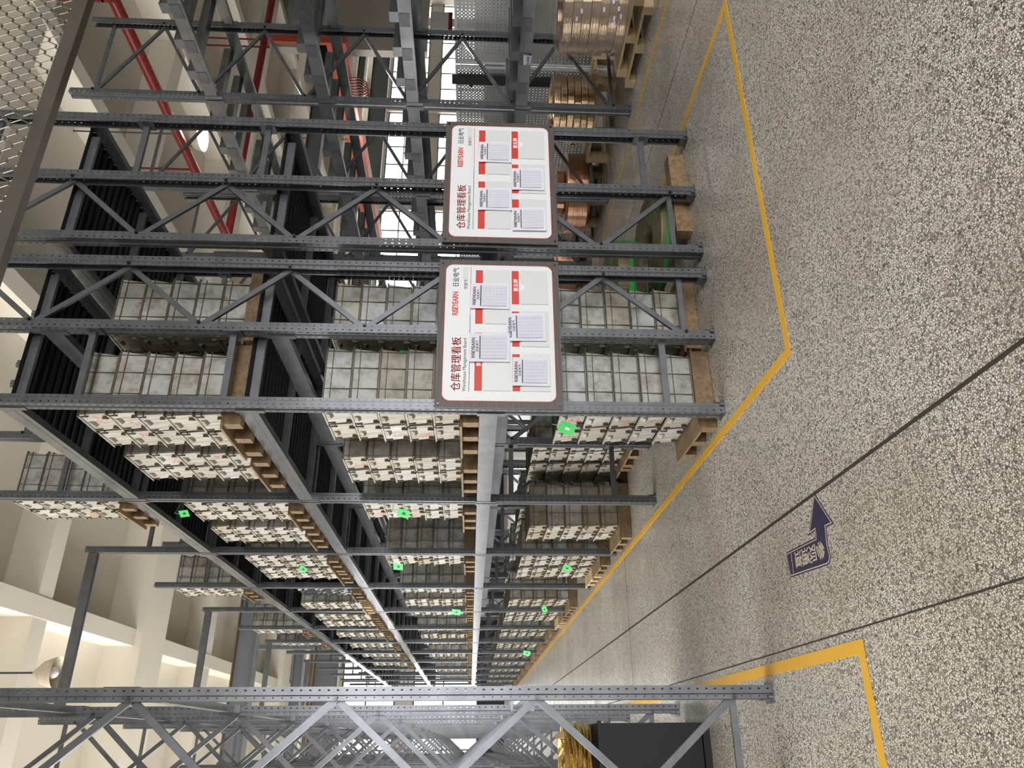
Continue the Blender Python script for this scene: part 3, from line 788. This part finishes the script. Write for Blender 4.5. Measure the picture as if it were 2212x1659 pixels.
# ------------------------------------------------------------ blue arrow sticker on the floor
arrow = [(1.13,3.60),(.935,3.458),(.94,3.54),(.86,3.555),(.80,3.548),(.775,3.57),(.77,3.60),(.80,4.04),(.815,4.055),(.915,4.062),(.935,4.045),(.922,3.67),(.955,3.665),(.95,3.745)]
t = empty('arrow_sticker', (0, 0, 0), 'dark blue arrow floor sticker with a cream outline pointing to the racks', 'floor sticker')
def inset(p, d):
    n = len(p); out = []
    A = sum(p[i][0]*p[(i+1) % n][1]-p[(i+1) % n][0]*p[i][1] for i in range(n)); sg = 1 if A > 0 else -1
    for i in range(n):
        a = Vector(p[i-1]); b = Vector(p[i]); c_ = Vector(p[(i+1) % n]); e = (b-a).normalized(); g = (c_-b).normalized()
        n1 = Vector((-e.y, e.x))*sg; n2 = Vector((-g.y, g.x))*sg; k = n1+n2; k = k/max(.35, k.length_squared)*2; out.append(tuple(b + k*d))
    return out
def flatpoly(name, p, z0, z1, mat):
    import bmesh
    bm = bmesh.new(); vs = [bm.verts.new((x, y, z1)) for x, y in p]; fc = bm.faces.new(vs); fc.normal_update()
    if fc.normal.z < 0: fc.normal_flip()
    r = bmesh.ops.extrude_face_region(bm, geom=[fc]); 
    for v in r['geom']:
        if isinstance(v, bmesh.types.BMVert): v.co.z = z0
    bmesh.ops.triangulate(bm, faces=bm.faces[:]); bmesh.ops.recalc_face_normals(bm, faces=bm.faces[:])
    me = bpy.data.meshes.new(name); bm.to_mesh(me); bm.free(); me.materials.append(mat); return ob(name, me, t)
flatpoly('backing', arrow, .0003, .0014, M['navy'])
flatpoly('outline', inset(arrow, .007), .0012, .0020, M['cream']); flatpoly('face', inset(arrow, .0125), .0018, .0026, M['navy'])
upv = Vector((-.06, -.998, 0)).normalized(); rv = Vector((-.998, .06, 0)).normalized()
for ch, (x, y) in zip('参观通道', ((.852, 3.645), (.857, 3.735), (.863, 3.825), (.869, 3.915))):
    o_ = Vector((x, y, .0030)) - rv*.046 - upv*.030
    text_obj(ch, 'lettering', .092, M['cream'], t, o_, rv, upv, .0006, ext=.0004)
text_obj('Visiting Channels', 'lettering', .0152, M['cream'], t, Vector((.918, 3.995, .0030)), rv, upv, 0, ext=.0004)

# ------------------------------------------------------------ coils
def coil(x, y, z, r, ri, h, mat, label, group, tiltx=0, wob=0, strap=False, turns=10, seed=0):
    t = empty('strip_coil', (x, y, z), label, 'metal coil', group); rr = random.Random(seed); b = MB()
    prof = [(ri, 0), (ri, h)]
    for k in range(turns):
        a = ri+(r-ri)*(k+.5)/turns; prof += [(a-.25*(r-ri)/turns, h+.0015*rr.uniform(-1, 1)), (a+.2*(r-ri)/turns, h-.002)]
    prof += [(r-.001, h), (r, h-.003), (r, .003), (r-.001, 0)]
    n = 56; vs = []; k = len(prof)
    for i in range(n):
        th = 2*math.pi*i/n; w_ = 1+wob*(math.sin(3*th+seed)+.6*math.sin(7*th+2*seed))
        for rp, zp in prof: vs.append((rp*w_*math.cos(th), rp*w_*math.sin(th), zp))
    fs = [(i*k+a, ((i+1) % n)*k+a, ((i+1) % n)*k+(a+1) % k, i*k+(a+1) % k) for i in range(n) for a in range(k)]
    b.add(vs, fs); b.build('winding', mat, t)
    if strap:
        for a in (0.0,):
            s_ = MB(); s_.lathe([(r+.001, h*.35), (r+.001, h*.62), (r+.004, h*.62), (r+.004, h*.35)], 56, closed=True); s_.build('strap', M['strap'], t)
        for a in (.9, 2.9, 4.0, 5.4):
            s_ = MB(); ca, sa = math.cos(a), math.sin(a)
            s_.bar((ri*ca, ri*sa, h+.003), (r*ca, r*sa, h+.003), .03, .003); s_.bar((r*ca+.002*ca, r*sa+.002*sa, h+.002), (r*ca+.002*ca, r*sa+.002*sa, 0), .03, .003, (ca, sa, .01)); s_.build('cross_strap', M['strap'], t)
    if tiltx: t.rotation_euler = (tiltx, 0, 0)
    return t
cg = 'bronze strip coils stacked on pallets'
def big_pallet(x, y, z, sx, sy, mat, label, h=.16):
    t = empty('pallet', (x, y, z), label, 'pallet', 'pallets in the coil rack')
    for i in range(6):
        w_ = sx/6-.02; b = MB(); b.box(i*(sx-w_)/5, i*(sx-w_)/5+w_, 0, sy, h-.022, h); b.build('deck_board', mat, t)
    for i in range(3):
        yy = i*(sy-.09)/2; b = MB(); b.box(0, sx, yy, yy+.09, h-.044, h-.022); b.build('stringer_board', mat, t)
        b = MB(); b.box(0, sx, yy, yy+.09, 0, .02); b.build('bottom_board', mat, t)
        for k in range(3):
            xx = k*(sx-.12)/2; b = MB(); b.box(xx, xx+.12, yy, yy+.09, .02, h-.044); b.build('block', mat, t)
    return t
big_pallet(6.55, 5.12, 0, 1.0, 1.02, M['wood_new'], 'pale pallet on the floor, lower of two under the film wrapped coils', .10)
big_pallet(6.60, 5.06, .10, .95, .98, M['wood_new'], 'pale pallet directly under the film wrapped bronze coils', .11)
for q in range(7):
    coil(7.07+.008*math.sin(q*2), 5.56+.01*math.cos(q*3), .215+q*.092, .455+.006*math.sin(q*5), .25, .088, M['bronze'], f'bronze strip coil in the film wrapped stack, {ORD[q]} from the bottom', cg, wob=.006, seed=q)
fm = MB(); fm.lathe([(.50, 0), (.485, .1), (.48, .35), (.485, .6), (.475, .665), (.40, .69), (.2, .672)], 40); 
t = fm.build('stretch_film', M['film'], None, (7.07, 5.56, .215)); tag(t, 'glossy clear film wrapped around the nearest stack of bronze coils', 'plastic film'); FILM = t
for q in range(9):
    a = rad(215+R.uniform(-25, 25)); zz = .25+R.uniform(.0, .55); b = MB(); b.box(-.022, .022, -.001, .001, -.009, .009)
    s_ = b.build('sticker', M['paper'], FILM, (.488*math.cos(a), .488*math.sin(a), zz-.215)); s_.rotation_euler.z = a+math.pi/2
big_pallet(6.95, 6.85, 0, .95, .95, M['wood_new'], 'pale pallet under the second stack of bronze coils', .28)
for q in range(6):
    coil(7.36+.012*math.sin(q*2+1), 7.28+.012*math.cos(q*3), .28+q*.085, .41+.012*math.sin(q*4), .22, .08, M['bronze'], f'bronze strip coil in the second unwrapped stack, {ORD[q]} from the bottom', cg, wob=.012, seed=q+10)
big_pallet(6.60, 8.15, 0, 1.05, 1.05, M['wood_old'], 'dark pallet under the flat copper coil', .20)
coil(7.10, 8.62, .20, .56, .26, .27, M['copper'], 'wide flat copper coil lying on a dark pallet', 'copper coils', wob=.0, turns=22)
coil(7.2, 8.75, .48, .30, .16, .10, M['copper'], 'smaller crumpled copper coil on top of the flat copper coil', 'copper coils', wob=.06, seed=4)
big_pallet(6.60, 9.85, 0, 1.0, 1.0, M['wood_old'], 'dark pallet under the scrap copper further back', .14)
coil(7.0, 10.3, .14, .42, .2, .30, M['copper'], 'rough copper coil on the third pallet back', 'copper coils', wob=.03, seed=7)
for q in range(3):
    coil(7.3, 11.6, .15+q*.14, .42, .2, .13, M['bronze'], f'bronze coil in the farthest stack, {ORD[q]} from the bottom', cg, wob=.01, seed=q+20)
big_pallet(6.85, 11.15, 0, .95, .95, M['wood_old'], 'dark pallet under the farthest stack of bronze coils', .14)

# large dull brass coils behind the second board, leaning on dark timbers
def timber(x0, x1, y0, y1, z0, z1, label):
    b = MB(); b.box(x0, x1, y0, y1, z0, z1); return tag(b.build('timber_bearer', M['wood_old'], None), label, 'timber', 'dark timbers under the big coils')
timber(3.66, 4.44, 4.85, 4.97, 0, .13, 'dark timber bearer at the near edge under the strapped coil')
timber(3.66, 4.44, 5.46, 5.58, 0, .13, 'dark timber bearer under the far side of the strapped coil')
coil(3.80, 5.25, .165, .43, .17, .11, M['brass'], 'large dull brass coil with green strap, lying behind the second board', 'dull brass coils', tiltx=rad(3), strap=True, turns=24)
timber(3.66, 4.44, 5.82, 5.94, 0, .13, 'dark timber bearer at the near edge under the rear brass coil')
timber(3.66, 4.44, 6.34, 6.46, 0, .13, 'dark timber bearer under the far side of the rear brass coil')
coil(3.98, 6.15, .15, .42, .17, .28, M['brass'], 'rear dull brass coil with several green straps', 'dull brass coils', tiltx=rad(1.5), strap=True, turns=24, seed=3)

# ------------------------------------------------------------ perforated machine guard beyond the coil rack
XP = 8.75
def panel(y0, y1, z0, z1, label):
    t = empty('perforated_guard', (XP, y0, z0), label, 'guard panel', 'perforated guard panels'); L = y1-y0; h = z1-z0
    b = MB(); b.add([(0,0,0),(0,L,0),(0,L,h),(0,0,h)], [(0,3,2,1)], [[(0,0),(0,h),(L,h),(L,0)]]); b.add([(.002,0,0),(.002,L,0),(.002,L,h),(.002,0,h)], [(0,1,2,3)], [[(0,0),(L,0),(L,h),(0,h)]]); b.build('perforated_sheet', M['perf'], t)
    e = MB()
    e.box(-.012, .02, 0, .03, 0, h); e.box(-.012, .02, L-.03, L, 0, h); e.box(-.012, .02, .03, L-.03, h-.035, h); e.box(-.012, .02, .03, L-.03, 0, .035); e.build('edge_frame', M['pocket'], t)
    return t
yy = 3.2
for q, L in enumerate((2.2, 2.5, 1.25, 1.3, 1.3, 1.3, 1.3, 1.3, 1.3)):
    panel(yy, yy+L-.04, .0, 2.05, f'perforated grey guard panel beyond the coil rack, {ORD[q]} from the near end'); yy += L
for q, y in enumerate((8.10, 12.0)):
    b = MB(); b.box(XP-.10, XP-.014, y-.05, y+.05, 0, 2.1); gp = b.build('guard_post', M['black']); tag(gp, f'black square post in front of the perforated panels, {ORD[q]}', 'post', 'black guard posts')
    for z in (.6, 1.2, 1.8):
        s_ = MB(); s_.box(XP-.115, XP-.10, y-.08, y+.08, z, z+.05); s_.build('clamp', M['black'], gp)

# ------------------------------------------------------------ left rack contents
b = MB(); b.box(-1.05, .14, 5.88, 6.55, .06, .80); b.box(-1.05, .14, 5.88, 6.55, 0, .05)
b.box(-1.07, .155, 5.865, 5.90, .775, .80)
bx = tag(b.build('black_cabinet', M['black']), 'flat black sheet metal cabinet standing behind the left foreground frame', 'cabinet')
b = MB(); rr = random.Random(5)
for i in range(130):
    a0 = rr.uniform(0, 6.28); R_ = rr.uniform(.18, .34); z = rr.uniform(.84, 1.02)
    pts = []
    cx, cy = rr.uniform(-.03, .03), rr.uniform(-.03, .03)
    for k in range(19):
        a = a0+2*math.pi*k/18; pts.append((-.14+cx+R_*math.cos(a)*.82, 6.2+cy+R_*math.sin(a)*.85, z+.015*math.sin(a*2+i)))
    for p, q in zip(pts, pts[1:]): b.cyl(p, q, .006, 5, caps=False)
t = b.build('brass_wire_coil', M['gold']); tag(t, 'loose shiny golden brass wire bundle lying on the black cabinet', 'wire coil')
b = MB(); b.box(-.02, .02, -.035, .035, -.003, .003); o = b.build('cardboard_tag', M['brown'], None, (.06, 5.98, 1.06)); o.rotation_euler = (rad(70), 0, .5); tag(o, 'small brown cardboard tag on the golden wire bundle', 'tag')

# ------------------------------------------------------------ girders, pipes, lamps
def girder(y, z0, z1, x0, x1, label, mat='girder', fl=.16, edge=True):
    t = empty('crane_girder', (0, y, z0), label, 'crane girder', 'grey girders under the ceiling'); h = z1-z0
    b = MB(); b.box(x0, x1, -.02, .02, .02, h-.02); b.build('web', M[mat], t)
    b = MB(); b.box(x0, x1, -fl, fl, 0, .03); b.build('bottom_flange', M[mat], t)
    b = MB(); b.box(x0, x1, -fl, fl, h-.03, h); b.build('top_flange', M['girder_edge' if edge else mat], t)
    return t
girder(20.0, 6.95, 7.46, -13, 47, 'big grey steel girder with a rusty top edge, nearest under the ceiling')
girder(26.0, 7.0, 7.32, -13, 47, 'slimmer blue grey girder beyond the big one', edge=False)
girder(32.0, 6.85, 7.80, -13, 47, 'farthest grey girder near the window wall')
b = MB(); b.cyl((-13, 24, 6.38), (18, 24, 6.38), .045, 10); o = b.build('conduit_pipe', M['girder_edge']); tag(o, 'thin brown pipe running across under the girders', 'pipe')
b = MB(); b.box(2.60, 2.72, 23.8, 24.0, 6.2, 8.5); tag(b.build('hanger', M['girder']), 'blue grey vertical hanger holding the thin brown pipe', 'hanger')
t = empty('red_pipe', (0,0,0), 'red flaking sprinkler pipe running along the ceiling and turning across', 'pipe')
b = MB(); b.cyl((9.78, -9, 7.0), (9.78, 13.62, 7.0), .085, 16); b.build('long_run', M['red'], t)
b = MB(); b.cyl((9.70, 13.62, 7.0), (30, 13.62, 7.0), .085, 16); b.build('cross_run', M['red'], t)
for x, y in ((9.78, 7.8), (9.78, 11.6), (13.0, 13.62), (15.6, 13.62)):
    b = MB()
    if y < 13: b.box(x-.12, x+.12, y-.02, y+.02, 7.09, 7.12); b.box(x+.10, x+.12, y-.02, y+.02, 7.1, 8.5); b.box(x-.12, x-.10, y-.02, y+.02, 6.95, 8.5)
    else: b.box(x-.02, x+.02, y-.12, y+.12, 6.88, 6.91); b.box(x-.02, x+.02, y+.10, y+.12, 6.9, 8.5); b.box(x-.02, x+.02, y-.12, y-.10, 6.9, 8.5)
    b.build('pipe_bracket', M['red'], t)
t = empty('bridge_crane', (0,0,0), 'bright red crane beam with black hoist seen past the coil rack', 'crane')
b = MB(); b.box(19.6, 20.2, 17.0, 27.5, 5.85, 6.45); b.build('red_box_girder', M['crane_red'], t)
b = MB(); b.box(19.3, 20.6, 17.6, 18.6, 6.45, 7.0); b.build('hoist_drum', M['black'], t)
for k in range(6):
    b = MB(); pts = [(19.4, 18.4+.12*k+.25*math.cos(a/8*math.pi), 5.7+.35*math.sin(a/8*math.pi)) for a in range(17)]
    for p, q in zip(pts, pts[1:]): b.cyl(p, q, .02, 6, caps=False)
    b.build('cable_loop', M['red'], t)
b = MB(); b.box(19.6, 20.2, 17.0, 17.1, 6.45, 8.5); b.build('hanger', M['crane_red'], t)
def lamp(x, y, z, lit, label, s=1.0):
    t = empty('high_bay_lamp', (x, y, z), label, 'lamp')
    b = MB(); b.lathe([(.26*s, 0), (.25*s, .06*s), (.19*s, .22*s), (.07*s, .36*s), (.03*s, .40*s), (.025*s, .40*s), (.06*s, .35*s), (.18*s, .21*s), (.24*s, .05*s)], 32, closed=True); b.build('shade', M['lampshade'], t)
    b = MB(); b.cyl((0,0,.40*s), (0,0,9.1-z), .014, 8); b.build('rod', M['mullion'], t)
    b = MB()
    for k in range(10):
        a = 2*math.pi*k/10; b.box(.06*math.cos(a)-.006, .06*math.cos(a)+.006, .06*math.sin(a)-.006, .06*math.sin(a)+.006, .06, .20)
    b.build('fins', M['mullion'], t)
    b = MB(); b.lathe([(0, -.02*s), (.07*s, .02*s), (.10*s, .08*s), (.06*s, .16*s), (0, .18*s)], 16); b.build('bulb', M['glow' if lit else 'white'], t)
    if lit:
        l = bpy.data.lights.new('lamp_light', 'POINT'); l.energy = lit; l.color = (1, .97, .92); l.shadow_soft_size = .15
        o = bpy.data.objects.new('lamp_light', l); C.objects.link(o); o.parent = t; o.location = (0, 0, -.08)
lamp(.95, 11.5, 7.38, 0, 'unlit bell shaped pendant lamp under the pale ceiling, upper left', .82)
lamp(10.2, 11.0, 6.78, 90, 'glowing high bay lamp seen between the racks near the red pipe', 1.15)
lamp(19.0, 20.5, 5.9, 80, 'small distant glowing lamp behind the dark rack beams', .8)
b = MB(); b.cyl((11.6, 8.85, 5.7), (11.6, 8.85, 8.5), .012, 6); o = b.build('pull_cord', M['mullion']); tag(o, 'thin cord hanging from the ceiling with a yellow handle', 'cord')
b = MB(); b.lathe([(0, -.2), (.05, -.16), (.06, -.05), (.03, 0), (0, .01)], 12); o = b.build('pull_handle', M['banana'], o, (11.6, 8.85, 5.72))

# ------------------------------------------------------------ wire mesh safety screen overhead, top left of the photo
t = empty('mesh_screen', (0, 2.3, 3.34), 'galvanised hexagonal wire mesh screen in a steel frame, hanging near the camera', 'mesh screen')
b = MB(); b.box(1.2, 3.5, -.02, .02, 0, .055); b.build('bottom_bar', M['screenbar'], t)
b = MB(); b.box(1.15, 1.2, -.02, .02, 0, 5.16); b.box(3.5, 3.55, -.02, .02, 0, 5.16); b.build('side_bar', M['screenbar'], t)
b = MB(); dx, dz, jl = .035, .069, .0085
for i in range(66):
    for k in range(14):
        x = 1.21+i*dx; z = .045+k*dz+(dz/2 if i % 2 else 0)
        b.bar((x-jl, 0, z-.0018), (x+jl, 0, z-.0018), .0075, .0034, (0,0,1)); b.bar((x-jl, .003, z+.0022), (x+jl, .003, z+.0022), .0060, .0034, (0,0,1))
        for s_ in (-1, 1):
            b.bar((x+jl, 0, z), (x+dx-jl, 0, z+s_*dz/2), .0034, .0034, (0,1,0))
b.build('wire_mesh', M['wire'], t)
